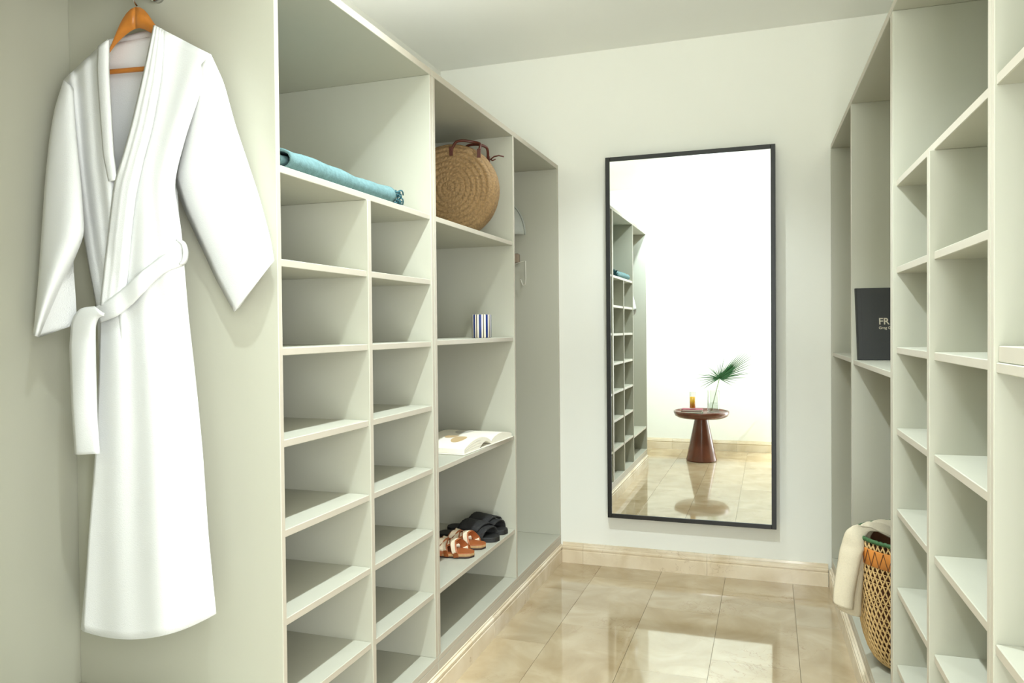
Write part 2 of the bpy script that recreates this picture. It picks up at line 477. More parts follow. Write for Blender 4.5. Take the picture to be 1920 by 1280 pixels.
# ------------------------------------------------------------------ mirror
MX0, MX1, MZ0, MZ1 = -0.748, 0.0245, .2455, 1.9875
MY = 3.595                                     # front of the frame
k = MY/3.66
def mz(z): return H+(z-H)*k
x0, x1, z0, z1 = -.7610*k, .0252*k, mz(.2363), mz(2.0035)
mir = empty('wall_mirror', ((x0+x1)/2, MY, z0), 'tall rectangular mirror in a thin black frame on the back wall', 'mirror')
ox, oy, oz = mir.location
fw_ = .0205
def rl(a, b_): return [c-d for c, d in zip(a, b_)]
for (a, b_, c, d) in ((x0, x0+fw_, z0, z1), (x1-fw_, x1, z0, z1), (x0+fw_, x1-fw_, z0, z0+fw_), (x0+fw_, x1-fw_, z1-fw_, z1)):
    obj('frame_rail', bx(a-ox, b_-ox, 0, YB-.002-MY, c-oz, d-oz, .0015), M['black_frame'], mir)
obj('mirror_glass', bx(x0+fw_-ox, x1-fw_-ox, .004, .010, z0+fw_-oz, z1-fw_-oz), M['mirror'], mir)

# ------------------------------------------------------------------ ceiling downlights and added fill fixtures
for q, yl in enumerate(LAMPS):
    t = empty('ceiling_downlight', (LAMP_X, yl, ZC), ('recessed ceiling downlight with a white trim ring above the shelf columns', 'added fill downlight with a white trim ring, the one nearer the wall mirror', 'recessed ceiling downlight with a white trim ring, the one nearest the doorway')[q], 'downlight')
    bm = bmesh.new(); lathe(bm, [(.030, -.001), (.048, -.001), (.050, -.006), (.046, -.010), (.034, -.006), (.030, -.001)], 32, cap=False)
    obj('trim_ring', bm, M['white_metal'], t, True)
    bm = bmesh.new(); lathe(bm, [(.031, -.001), (.031, -.003)], 24); obj('lens', bm, M['lens'], t)
for q, x_ in enumerate((LAMP_X, -.80)):  # made-up fixtures for the bounce fill spots
    t = empty('added_spotlight', (x_, 1.50, ZC), ('small added fill spotlight turned to the front wall, next to the downlight', 'small added fill spotlight turned to the front wall, the one near the left wardrobes')[q], 'spotlight')
    bm = bmesh.new(); lathe(bm, [(.045, -.001), (.045, -.010), (.012, -.012), (.010, -.036), (.0, -.036)], 28, cap=False); obj('ceiling_rose', bm, M['white_metal'], t, True)
    bm = bmesh.new(); tube(bm, [(0, .06, -.03), (0, .055, -.033), (0, .0, -.058)], [.030, .036, .036], 24); obj('lamp_head', bm, M['white_metal'], t, True)
    bm = bmesh.new(); tube(bm, [(0, -.0005, -.0584), (0, -.0015, -.0588)], .030, 24); obj('lens', bm, M['lens'], t)
for x_, y_, l_, lb in ((.60, 1.7, 1.4, 'thin white fill strip added on top of the right wardrobes'), (-1.3, 1.9, 1.6, 'thin white fill strip added on top of the left wardrobes')):
    t = empty('added_fill_strip', (x_, y_, 1.9755 if x_ > 0 else 1.9848), lb, 'lamp')  # unseen fixture made up to carry the ceiling fill
    obj('channel', bx(-.065, .065, -l_/2-.01, l_/2+.01, 0, .022, .002), M['white_metal'], t)
    obj('diffuser', bx(-.06, .06, -l_/2, l_/2, .0222, .0245), M['lens'], t)

# ------------------------------------------------------------------ wooden hanger and bathrobe
def W(p, Y):                                   # outline (x, z) at y = 1.27 -> same sight line at depth Y
    s = Y/1.27
    return Vector((p[0]*s, Y, H+(p[1]-H)*s))
hang = empty('coat_hanger', (RAILX, RAILY, RAILZ+.0145), 'curved wooden hanger inside the white robe, under the hanging rail', 'hanger')
HT = [(-1.344,1.780),(-1.325,1.814),(-1.304,1.846),(-1.284,1.861),(-1.267,1.864),(-1.251,1.857),(-1.235,1.838),(-1.218,1.811)]
HB = [(-1.350,1.765),(-1.335,1.782),(-1.311,1.799),(-1.286,1.811),(-1.265,1.819),(-1.247,1.810),(-1.230,1.799),(-1.219,1.793)]
HT = [(-1.430, 1.700), (-1.39, 1.733), (-1.367, 1.755)]+HT+[(-1.18, 1.778), (-1.14, 1.738), (-1.112, 1.700)]
HB = [(-1.434, 1.690), (-1.40, 1.714), (-1.375, 1.737)]+HB+[(-1.18, 1.760), (-1.14, 1.720), (-1.116, 1.688)]
def hy(x): return 1.314 - .05*(x+1.267)**2
hoff = hang.location
def arm_mesh(a, b_):
    bm = bmesh.new(); rows = []
    for p, q in zip(resample(HT, 33)[a:b_], resample(HB, 33)[a:b_]):
        Y = hy(p.x)
        rows.append([W(p, Y-.010)-hoff, W(p, Y+.012)-hoff, W(q, Y+.012)-hoff, W(q, Y-.010)-hoff])
    grid(bm, rows, closed=True); bm.verts.ensure_lookup_table()
    bm.faces.new([bm.verts[i] for i in (3, 2, 1, 0)]); n = len(bm.verts); bm.faces.new([bm.verts[n-4+i] for i in range(4)])
    bmesh.ops.bevel(bm, geom=[e for e in bm.edges if e.calc_face_angle(0) > .8], offset=.004, segments=2, affect='EDGES')
    return bm
HT = [Vector((*p, 0)) for p in HT]; HB = [Vector((*p, 0)) for p in HB]
mid = min(range(33), key=lambda i: abs(resample(HT, 33)[i].x+1.267))
obj('hanger_arm', arm_mesh(0, mid+1), M['wood_hanger'], hang, True)
obj('hanger_arm', arm_mesh(mid, 33), M['wood_hanger'], hang, True)
bm = bmesh.new(); tube(bm, [W((-1.452, 1.716), 1.318)-hoff, W((-1.359, 1.7325), 1.318)-hoff, W((-1.240, 1.7265), 1.318)-hoff, W((-1.10, 1.715), 1.318)-hoff], .0055, 10)
obj('trouser_bar', bm, M['wood_hanger'], hang, True)
st = W((-1.267, 1.862), 1.314)-hoff
pts = [st, Vector((st.x, st.y, -.04))]+[Vector((.0155*cos(t_), 0, -.0145+.0155*sin(t_))) for t_ in [(-.35+.18*i)*PI for i in range(0, 9)]]
pts = [st, Vector((st.x*.7, 0, -.052))]+[Vector((.0155*sin(t_)*1.0, 0, -.0145-.0155*cos(t_))) for t_ in [i*PI/8 for i in range(2, 14)]]
bm = bmesh.new(); tube(bm, pts, .0022, 8); obj('hook', bm, M['steel'], hang, True)

robe = empty('bathrobe', (W((-1.267, .51), 1.28).x, 1.28, W((-1.267, .51), 1.28).z), 'long white cotton bathrobe with wide sleeves and a tied belt, hanging in the left bay', 'bathrobe')
ro = robe.location
P2 = lambda L: [Vector((*p, 0)) for p in L]
def sheet(a, b_, nv, nu, Yf, sag=0.0, thick=.004, name='cloth', m_='robe', parent=robe, off=None):
    A_, B_ = resample(P2(a), nv), resample(P2(b_), nv)
    rows = []
    for i in range(nv):
        t = i/(nv-1); row = []
        for j in range(nu):
            s = j/(nu-1)
            p = A_[i].lerp(B_[i], s)
            z = p.y - sag*4*s*(1-s)*t**6
            row.append(W((p.x, z), Yf(s, t))-(off or ro))
        rows.append(row)
    bm = bmesh.new(); grid(bm, rows)
    bmesh.ops.recalc_face_normals(bm, faces=bm.faces[:])
    o = obj(name, bm, M[m_], parent, True)
    if thick: solidify(o, thick)
    return o
FL_a=[(-1.473,1.731),(-1.462,1.652),(-1.447,1.528),(-1.426,1.388),(-1.412,1.315),(-1.390,1.221),(-1.386,1.081),(-1.399,0.905),(-1.424,0.727),(-1.455,0.509)]
FL_b=[(-1.347,1.802),(-1.349,1.738),(-1.345,1.646),(-1.340,1.554),(-1.332,1.502),(-1.311,1.334),(-1.300,1.197),(-1.298,0.967),(-1.296,0.737),(-1.290,0.524)]
FR_a=[(-1.220,1.814),(-1.247,1.726),(-1.283,1.617),(-1.312,1.543),(-1.336,1.490),(-1.353,1.394),(-1.367,1.313),(-1.381,1.230),(-1.389,1.081),(-1.404,0.905),(-1.427,0.726),(-1.451,0.507)]
FR_b=[(-1.077,1.735),(-1.103,1.665),(-1.140,1.587),(-1.167,1.517),(-1.178,1.474),(-1.161,1.384),(-1.155,1.317),(-1.146,1.206),(-1.129,1.062),(-1.115,0.918),(-1.104,0.752),(-1.087,0.587)]
BK_a=[(-1.349,1.790),(-1.463,1.728),(-1.453,1.645),(-1.438,1.527),(-1.418,1.388),(-1.404,1.315),(-1.384,1.221),(-1.380,1.081),(-1.392,0.905),(-1.414,0.727),(-1.444,0.522)]
BK_b=[(-1.224,1.792),(-1.086,1.728),(-1.111,1.655),(-1.150,1.576),(-1.172,1.507),(-1.166,1.384),(-1.161,1.317),(-1.152,1.206),(-1.137,1.062),(-1.124,0.917),(-1.112,0.751),(-1.098,.600)]
SR_o=[(-1.080,1.736),(-1.049,1.675),(-1.022,1.586),(-0.995,1.514),(-0.967,1.438),(-0.943,1.357),(-0.934,1.309)]
SR_i=[(-1.110,1.709),(-1.131,1.619),(-1.176,1.490),(-1.151,1.425),(-1.113,1.354),(-1.074,1.281),(-1.029,1.211)]
SLf_o=[(-1.474,1.729),(-1.503,1.668),(-1.520,1.602),(-1.535,1.510),(-1.546,1.416),(-1.560,1.296),(-1.580,1.166)]
SLf_i=[(-1.451,1.709),(-1.447,1.621),(-1.436,1.515),(-1.426,1.389),(-1.455,1.338),(-1.491,1.282),(-1.567,1.162)]
SLb_o=[(-1.473,1.727),(-1.499,1.665),(-1.517,1.599),(-1.532,1.508),(-1.543,1.415),(-1.556,1.296),(-1.570,1.176)]
SLb_i=[(-1.451,1.709),(-1.447,1.621),(-1.435,1.515),(-1.426,1.389),(-1.455,1.334),(-1.447,1.258),(-1.443,1.191)]
BR_a=[(-1.220,1.814),(-1.247,1.726),(-1.283,1.617),(-1.312,1.543),(-1.336,1.490),(-1.353,1.394),(-1.367,1.313),(-1.381,1.230)]
BR_b=[(-1.199,1.802),(-1.207,1.710),(-1.233,1.606),(-1.259,1.536),(-1.280,1.469),(-1.294,1.391),(-1.304,1.311),(-1.315,1.243)]
BL_a=[(-1.373,1.789),(-1.377,1.741),(-1.371,1.648),(-1.364,1.556),(-1.350,1.497)]
BL_b=[(-1.346,1.801),(-1.348,1.738),(-1.344,1.646),(-1.339,1.554),(-1.331,1.499)]
ST=[(-1.161,1.343),(-1.211,1.330),(-1.261,1.302),(-1.313,1.266),(-1.358,1.240),(-1.396,1.225)]
SB=[(-1.158,1.309),(-1.201,1.299),(-1.245,1.270),(-1.292,1.231),(-1.336,1.206),(-1.382,1.193)]
TA=[(-1.396,1.226),(-1.439,1.224),(-1.463,1.199),(-1.471,1.140),(-1.469,1.021),(-1.461,0.900)]
TB=[(-1.372,1.209),(-1.390,1.207),(-1.400,1.186),(-1.401,1.104),(-1.399,0.987),(-1.393,0.905)]
LP=[(-1.169,1.362),(-1.156,1.358),(-1.149,1.339),(-1.152,1.317),(-1.162,1.311)]
def bulge(s, e=.55): return max(0, sin(PI*s))**e
def neckpinch(t): return max(0, 1-t/.22)
sheet(BK_a, BK_b, 60, 24, lambda s, t: 1.335+.014*bulge(s)*min(1, t*5), sag=.02, name='back_panel')
def yFL(s, t):
    return 1.294 - .034*sin(PI*min(1, s*1.2)*.5)*min(1, .25+t*3) - .006*sin(9*s+1.2)*min(1, .3+t) - .004*sin(17*s+3*t) + .012*max(0, 1-s*6)
def yFR(s, t):
    dep = .050*bulge(.12+.80*s)*min(1, .22+t*2.6)
    waist = .012*math.exp(-((t-.46)/.06)**2)
    return 1.292 - dep + waist - .0075*sin(8.5*s+2.2*t+.4)*min(1, .25+1.2*abs(t-.42)) - .0035*sin(19*s-4*t)*min(1, t*2)
sheet(FL_a, FL_b, 70, 30, yFL, name='right_front')
sheet(FR_a, FR_b, 80, 44, yFR, sag=.034, name='left_front')
# lapel bands lie on the edges of the two fronts
sheet(BL_a, BL_b, 40, 8, lambda s, t: 1.262-.006*bulge(s)-.008*t, name='lapel_band', thick=.006)
def yBR(s, t): return min(1.268-.018*min(1, t*2), yFR(.05+.2*s, t*.47)-.006)-.003*bulge(s)-.002*sin(20*s)
sheet(BR_a, BR_b, 50, 10, yBR, name='lapel_band', thick=.006)
# neck band at the back
sheet([(-1.350, 1.800), (-1.352, 1.772)], [(-1.222, 1.806), (-1.224, 1.780)], 5, 14, lambda s, t: 1.334+.006*bulge(s), name='neck_band', thick=.006)
# sleeves: flattened tubes with an open cuff
def sleeve(o_f, i_f, o_b, i_b, Yf, dep, name, nv=44, nu=14):
    Of, If, Ob, Ib = [resample(P2(q), nv) for q in (o_f, i_f, o_b, i_b)]
    rows = []
    for i in range(nv):
        t = i/(nv-1); row = []
        for j in range(nu):
            s = j/(nu-1); p = Of[i].lerp(If[i], s); row.append(W(p, Yf(s, t)-dep(t)*bulge(s, .6)-.004*sin(7*s+5*t)*t)-ro)
        for j in range(nu-2, 0, -1):
            s = j/(nu-1); p = Ob[i].lerp(Ib[i], s); row.append(W(p, Yf(s, t)+dep(t)*bulge(s, .6)+.004)-ro)
        rows.append(row)
    bm = bmesh.new(); grid(bm, rows, closed=True)
    bmesh.ops.recalc_face_normals(bm, faces=bm.faces[:])
    solidify(obj(name, bm, M['robe'], robe, True), .004)
sleeve(SR_o, SR_i, [(p[0]-.004, p[1]) for p in SR_o], [(p[0]+.004, p[1]) for p in SR_i], lambda s, t: 1.288+.046*min(1, t*1.3), lambda t: .012+.012*t, 'sleeve')
sleeve(SLf_o, SLf_i, SLb_o, SLb_i, lambda s, t: 1.278-.050*min(1, t*1.8), lambda t: .012+.024*t, 'sleeve')
belt = sheet(ST, SB, 40, 10, lambda s, t: yFR(1-.98*t, .46)-.014-.004*bulge(s), name='belt', thick=.006)
bt = sheet(TA, TB, 50, 10, lambda s, t: 1.232-.010*bulge(s)-.012*max(0, 1-t*4)+.003*sin(6*t+4*s), name='belt_tail', thick=.006)
bt.parent = belt
bm = bmesh.new()
loop = [W(p, 1.262) - ro for p in LP]
grid(bm, [[p+Vector((0, dy, 0)) for dy in (-.006, .006)] for p in resample(loop, 14)])
o = obj('belt_loop', bm, M['robe'], robe, True); solidify(o, .004)

# ------------------------------------------------------------------ folded teal blanket on the wide top shelf
bz = ZL['S1']+.0005
bl = empty('folded_blanket', (-1.005, 1.70, bz), 'folded teal wool throw with a fringe on the wide top shelf', 'blanket')
prof = [(-.27, .0045), (-.10, .004), (-.03, .004), (-.012, .010), (-.004, .022), (-.006, .036), (-.016, .047), (-.04, .053), (-.12, .056), (-.262, .054), (-.274, .0495), (-.266, .045), (-.10, .043), (-.045, .040), (-.028, .033), (-.024, .026), (-.032, .018), (-.05, .014), (-.22, .014), (-.228, .019), (-.22, .024), (-.06, .027)]
pr = resample([Vector((a, 0, b_)) for a, b_ in prof], 90)
rows = []
for i in range(40):
    t = i/39; row = []
    for j, p in enumerate(pr):
        d = min(1, max(0, -p.x/.27))
        y = -.250+.507*t - .035*d*(1-t) + .003*sin(j*.5)*(1 if i in (0, 39) else 0)
        wob = .0022*sin(9*t+j*.21)+.0015*sin(23*t+j*.4)
        row.append((p.x-.006*sin(PI*t)-.004*t, y, max(.0035, p.z*(1-.03*t)+wob*(1 if p.z > .03 else 0))))
    rows.append(row)
bm = bmesh.new(); grid(bm, rows)
o = obj('wool_layers', bm, M['blanket'], bl, True); solidify(o, .006)
bm = bmesh.new()
for q in range(26):
    zz = .004+.046*random.random(); xx = -.004-.03*random.random() if q < 18 else -.05-.18*random.random()
    pts = []
    a0 = random.uniform(0, 6)
    for i in range(10):
        u = i/9
        pts.append((xx+.008*sin(a0+5*u), .253+.026*u+.003*sin(a0*2+7*u), max(.003, zz+.012*sin(a0+6*u)*u - .01*u)))
    tube(bm, pts, .0022, 5)
obj('fringe', bm, M['blanket_dark'], bl, True, kind='stuff')

# ------------------------------------------------------------------ round straw bag
bag_r, bag_t = .183, .105
bag = empty('straw_bag', (-1.178, 2.745, 1.530), 'round coiled straw bag with brown leather handles on the upper shelf', 'bag', rz=.20)
def bag_face(side_):
    rows = []
    NR, NA = 110, 260
    for i in range(NR+1):
        u = i/NR; r = .004+(bag_r-.012)*u
        row = []
        for j in range(NA):
            a = 2*PI*j/NA
            ph = r/.0205 - j/NA                   # coil phase (a true spiral)
            coil = abs(sin(PI*ph))
            braid = .5+.5*sin(a*int(12+64*(int(ph)/8.5))*1.0+5.0*((ph % 1)-.5))
            puff = .020*(1-u*u)+.0042*coil**.7+.0022*braid*coil
            edge = -.016*max(0, (u-.86)/.14)**2
            row.append((r*cos(a), -side_*(bag_t/2+puff+edge), bag_r+r*sin(a)*(1.0-.015*sin(a))))
        rows.append(row)
    bm = bmesh.new(); V = grid(bm, rows, closed=True); bm.faces.new(V[0])
    bmesh.ops.recalc_face_normals(bm, faces=bm.faces[:])
    return bm
obj('front_panel', bag_face(1), M['straw'], bag, True)
obj('rear_panel', bag_face(-1), M['straw'], bag, True)
rows = []
for i in range(15):
    u = i/14; row = []
    for j in range(160):
        a = 2*PI*j/160
        r = bag_r-.012+.012*sin(PI*min(1, max(0, u)))**.5+.0012*abs(sin(PI*u*5))+.0008*sin(a*150+u*20)
        row.append((r*cos(a), -bag_t/2*.78+bag_t*.78*u, bag_r+r*sin(a)*(1.0-.015*sin(a))))
    rows.append(row)
bm = bmesh.new(); grid(bm, rows, closed=True)
obj('gusset', bm, M['straw'], bag, True)
def ribbon(bm, pts, wdir, w_, t_=.0025, mi=0):
    wd = Vector(wdir).normalized()
    rows = []
    pts = [Vector(p) for p in pts]
    for i, p in enumerate(pts):
        d = (pts[min(i+1, len(pts)-1)]-pts[max(i-1, 0)]).normalized()
        n = d.cross(wd).normalized()
        rows.append([p+wd*w_/2+n*t_/2, p+wd*w_/2-n*t_/2, p-wd*w_/2-n*t_/2, p-wd*w_/2+n*t_/2])
    V = grid(bm, rows, closed=True, mi=mi)
    bm.faces.new(V[0][::-1]); bm.faces.new(V[-1])
for s_, dx_ in ((1, 0.060), (-1, .075)):
    yy = -s_*(bag_t/2+.004)
    h_ = obj('handle', (lambda b_: (tube(b_, resample([Vector(p) for p in ((-.052+dx_, yy-.008*s_, .326), (-.048+dx_, yy-.006*s_, .338), (-.036+dx_, yy*.9, .366), (-.010+dx_, yy*.6, .372), (.028+dx_, yy*.35, .368), (.058+dx_, yy*.55, .358), (.058+dx_, yy*.85, .342), (.056+dx_, yy-.006*s_, .318))], 24), .0055, 8), b_)[1])(bmesh.new()), M['leather'], bag, True)
    for x_, z_ in ((-.052+dx_, .328), (.056+dx_, .316)):
        bm = bmesh.new(); box(bm, x_-.007, x_+.007, yy-.012*s_, yy-.007*s_, z_-.020, z_+.014, .001)
        tb = obj('handle_tab', bm, M['leather'], h_)
bm = bmesh.new()
tube(bm, [(.150, 0, .302), (.165, -.004, .312), (.185, -.01, .314), (.205, -.01, .309)], .0028, 6)
tube(bm, [(.150, 0, .302), (.160, -.008, .296), (.172, -.012, .300)], .0026, 6)
obj('leather_tie', bm, M['leather'], bag, True)

# ------------------------------------------------------------------ striped cup
cup = empty('striped_cup', (-1.062, 2.742, 1.1370), 'small cup with navy and cream vertical stripes on the middle shelf', 'cup')
bm = bmesh.new(); lathe(bm, [(.036, 0), (.0383, .002), (.0383, .088), (.0372, .090), (.0355, .088), (.0355, .006), (.030, .005)], 48)
obj('cup_body', bm, M['stripes'], cup, True)
bm = bmesh.new(); lathe(bm, [(.0, .060), (.0350, .060), (.0350, .062), (.0, .0622)], 32, cap=False)
obj('wax_filling', bm, M['page'], cup)

# ------------------------------------------------------------------ open book
ob = empty('open_book', (-1.13, 2.69, .7305), 'open picture book with cream pages lying on the shelf above the sandals', 'book', rz=-.04)
DX = .125
def top_z(y):                                     # page height across the spread (y = 0 at the spine)
    if y < 0:
        u = -y/.245
        return .010+.034*max(0, sin(PI*min(1, u*1.0+.02)))**.7*(1-.35*u)+.010*u
    u = y/.215
    return .010+.026*max(0, sin(PI*min(1, u+.02)))**.6*(1-.5*u)+.007*u
def block(y0, y1, zf0):
    rows = []
    n = 24
    for i in range(n+1):
        y = y0+(y1-y0)*i/n
        zt_ = top_z(y); zb_ = min(zt_-.001, zf0(y))
        rows.append([(DX, y, zb_), (DX, y, zt_), (-DX, y, zt_), (-DX, y, zb_)])
    bm = bmesh.new(); V = grid(bm, rows, closed=True); bm.faces.new(V[0][::-1]); bm.faces.new(V[-1])
    bmesh.ops.recalc_face_normals(bm, faces=bm.faces[:])
    return bm
obj('page_block', block(-.245, -.001, lambda y: .004+.018*max(0, sin(PI*min(1, -y/.11)))*(1 if y > -.11 else 0)), M['page'], ob)
obj('page_block', block(.001, .215, lambda y: .004), M['page'], ob)
obj('cover_board', bx(-DX-.004, DX+.004, -.255, -.006, 0, .0035, .001), M['cover'], ob)
obj('cover_board', bx(-DX-.004, DX+.004, .006, .222, 0, .0035, .001), M['cover'], ob)
def page_edges(y0, y1):
    bm = bmesh.new()
    for k_ in range(3):
        f_ = .25+.25*k_
        pts = [(DX+.0004, y0+(y1-y0)*i/16, .004+(top_z(y0+(y1-y0)*i/16)-.004)*f_) for i in range(17)]
        tube(bm, pts, .0005, 3)
    return bm
obj('page_edges', page_edges(-.245, -.10), M['print_grey'], ob, kind='stuff')
def picture(name, cx, cy, a, b_, m_, half=None):
    bm = bmesh.new(); rows = []
    for i in range(9):
        r = i/8; row = []
        for j in range(24):
            t_ = 2*PI*j/24
            x_, y_ = cx+a*r*cos(t_), cy+b_*r*sin(t_)
            if half == 'x+': x_ = max(x_, cx-.006)
            if half == 'x-': x_ = min(x_, cx+.006)
            row.append((x_, y_, top_z(y_)+.0006))
        rows.append(row)
    grid(bm, rows, closed=True); obj(name, bm, m_, ob)
picture('printed_picture', .060, -.150, .026, .045, M['print_tan'])
picture('printed_picture', .012, -.110, .024, .036, M['print_tan'])
picture('printed_picture', -.065, -.19, .030, .045, M['print_dark'])
picture('printed_picture', -.03, .10, .035, .055, M['print_grey'])

# ------------------------------------------------------------------ sandals on the low shelf
def foot(u, wd):                                  # outline half-widths along the sole, u = 0 heel .. 1 toe
    l = .78*wd*min(1, (u/.10)**.5 if u < .10 else 1)
    f = (.78+.24*sin(PI*min(1, max(0, (u-.25)/.62)))**1.0)*wd
    e = 1.0
    if u < .12: e = math.sqrt(max(0, 1-((.12-u)/.12)**2))
    if u > .84: e = math.sqrt(max(0, 1-((u-.84)/.16)**2))
    return f*e
def sole(L, wd, z0, z1, inset=0.0, curve=0.0):
    n = 30; bm = bmesh.new(); rings = []
    for zz, ins in ((z0, inset+.001), (z0+.002, inset), (z1-.002, inset), (z1, inset+.0015)):
        ring = []
        for i in range(n+1):
            u = i/n; ring.append((-L+L*u - (ins if u > .97 else 0) + (ins if u < .03 else 0), max(.0005, foot(u, wd)-ins)+curve*sin(PI*u), zz+.003*max(0, u-.7)))
        for i in range(n, -1, -1):
            u = i/n; ring.append((-L+L*u - (ins if u > .97 else 0) + (ins if u < .03 else 0), -max(.0005, foot(u, wd)-ins)+curve*sin(PI*u), zz+.003*max(0, u-.7)))
        rings.append(ring)
    V = grid(bm, rings, closed=True); bm.faces.new(V[0][::-1]); bm.faces.new(V[-1])
    return bm
def arch(xc0, xc1, ya, yb, hgt, n=18, base=.014):
    """centre line of a strap crossing the foot from (xc0, ya) to (xc1, yb)"""
    pts = []
    for i in range(n+1):
        t = i/n
        y = ya+(yb-ya)*(.5-.5*cos(PI*t)); x_ = xc0+(xc1-xc0)*t
        pts.append(Vector((x_, y, base+hgt*sin(PI*t)**.62)))
    return pts
def strap(bm, pts, w_, wd=(1, 0, 0), t_=.003, cream=False):
    wd = Vector(wd).normalized()
    for i in range(1):
        rows = []
        for k_, p in enumerate(pts):
            d = (pts[min(k_+1, len(pts)-1)]-pts[max(k_-1, 0)]).normalized()
            wl = (wd-d*wd.dot(d)).normalized(); n = d.cross(wl).normalized()
            if n.z < 0 and abs(n.z) > .02: n = -n
            cs = [(-.5, 0), (-.42, 1), (-.37, 1.0), (-.34, 1.35), (.34, 1.35), (.37, 1.0), (.42, 1), (.5, 0)] if cream else [(-.5, 0), (-.45, 1), (.45, 1), (.5, 0)]
            rows.append([p+wl*a*w_+n*h_*t_ for a, h_ in cs])
        V = grid(bm, rows, closed=True)
        if cream:
            nn = len(V[0])
            for f in bm.faces:
                vs = [v for v in f.verts]
            for a_, b2 in zip(V, V[1:]):
                fcs = [f for f in a_[3].link_faces if a_[4] in f.verts and b2[3] in f.verts]
                for f in fcs: f.material_index = 1
        bm.faces.new(V[0][::-1]); bm.faces.new(V[-1])
SZ = .3415
def black_slide(loc, rz, label):
    s_ = empty('slide_sandal', loc, label, 'sandal', rz=rz)
    obj('sole', sole(.262, .047, 0, .018), M['black_shoe'], s_)
    bm = bmesh.new(); rows = []
    for i in range(15):
        v = i/14; xx = -.155+.115*v
        row = []
        for j in range(25):
            a = j/24
            y = -.049+.098*(.5-.5*cos(PI*a))
            z = .006+(.060-.016*v)*sin(PI*a)**.6
            skew = .030*(a-.5)
            row.append((xx+skew+.004*sin(PI*a), y, z+.0012*sin(j*2.6+i*1.3)+.0012*sin(j*2.6-i*1.3)))
        rows.append(row)
    grid(bm, rows); bmesh.ops.recalc_face_normals(bm, faces=bm.faces[:])
    solidify(obj('foot_band', bm, M['black_weave'], s_, True), .005)
    # folded flap where the two halves of the band cross
    bm = bmesh.new(); rows = []
    for i in range(9):
        v = i/8; row = []
        for j in range(19):
            a = .12+.70*j/18
            y = -.0515+.103*(.5-.5*cos(PI*a))
            row.append((-.165+.085*v+.05*a, y, .0115+(.063-.014*v)*sin(PI*a)**.6+.003+.001*sin(j*2.4+i*1.7)))
        rows.append(row)
    grid(bm, rows); bmesh.ops.recalc_face_normals(bm, faces=bm.faces[:])
    solidify(obj('cross_band', bm, M['black_weave'], s_, True), .004)
    return s_
def braid_sandal(loc, rz, label):
    s_ = empty('braided_sandal', loc, label, 'sandal', rz=rz)
    obj('outsole', sole(.252, .0445, 0, .006), M['sole'], s_)
    obj('cork_midsole', sole(.252, .0435, .006, .015), M['cork'], s_)
    obj('footbed', sole(.248, .0415, .015, .018), M['tan'], s_)
    for q, (xa, xb, ya, yb, hg, wd) in enumerate((
            (-.118, -.052, -.047, .047, .046, (1, .35, 0)), (-.052, -.118, -.047, .047, .046, (1, -.35, 0)),
            (-.092, -.140, -.048, .046, .050, (1, -.4, 0)), (-.140, -.086, -.046, .048, .050, (1, .4, 0)))):
        bm = bmesh.new(); pts = arch(xa, xb, ya, yb, hg, 22, .006)
        for i_, p in enumerate(pts): p.z += .0035*sin(4*PI*i_/22+PI*q)
        strap(bm, pts, .026, wd, .003, True)
        obj('strap', bm, [M['tan'], M['cream_strap']], s_)
    return s_
black_slide((-1.008, 2.874, SZ), .03, 'black woven slide sandal at the right end of the low shelf')
black_slide((-1.004, 2.765, SZ), .0, 'black woven slide sandal standing beside the braided tan pair')
braid_sandal((-1.020, 2.655, SZ), -.02, 'tan sandal with braided cream straps, next to the black slides')
braid_sandal((-1.022, 2.543, SZ), -.02, 'tan sandal with braided cream straps, leftmost on the low shelf')

# ------------------------------------------------------------------ things half hidden in the far left bay
hat = empty('sun_hat', (-1.305, 3.60, 1.64), 'pale grey rounded hat with dark trim half hidden in the far left bay', 'hat')
bm = bmesh.new(); rows = []
for i in range(13):
    u = i/12; r = .145*sin(PI/2*u)
    row = [(r*cos(PI*j/24), -.055*cos(PI/2*u)-.002, .0+r*1.25*sin(PI*j/24)) for j in range(25)]
    rows.append(row)
V = grid(bm, rows); solidify(obj('crown', bm, M['grey_felt'], hat, True), .004)
bm = bmesh.new(); tube(bm, [(.138*cos(PI*j/30), -.012, .138*1.25*sin(PI*j/30)) for j in range(31)], .0035, 6)
obj('dark_piping', bm, M['dark_trim'], hat, True)
bm = bmesh.new(); tube(bm, [(.15*cos(PI*j/30), -.004, .15*1.25*sin(PI*j/30)) for j in range(31)], .004, 6)
obj('brim_edge', bm, M['grey_felt'], hat, True)
hk = empty('coat_hook', (-1.20, 3.638, 1.50), 'pale wire coat hook with a brown arm in the far left bay', 'hook')
bm = bmesh.new(); box(bm, -.09, .005, -.03, 0, .0, .05, .006); obj('hook_arm', bm, M['hook_brown'], hk)
bm = bmesh.new(); tube(bm, [(-.04, -.035, -.012), (.03, -.035, .008), (.043, -.035, .010), (.044, -.035, -.08), (.040, -.035, -.108), (.030, -.035, -.112), (.022, -.035, -.098), (.016, -.035, -.080)], .0028, 8)
tube(bm, [(-.04, -.035, -.012), (-.04, -.012, .004)], .003, 8)
obj('wire_hook', bm, M['white_metal'], hk, True)

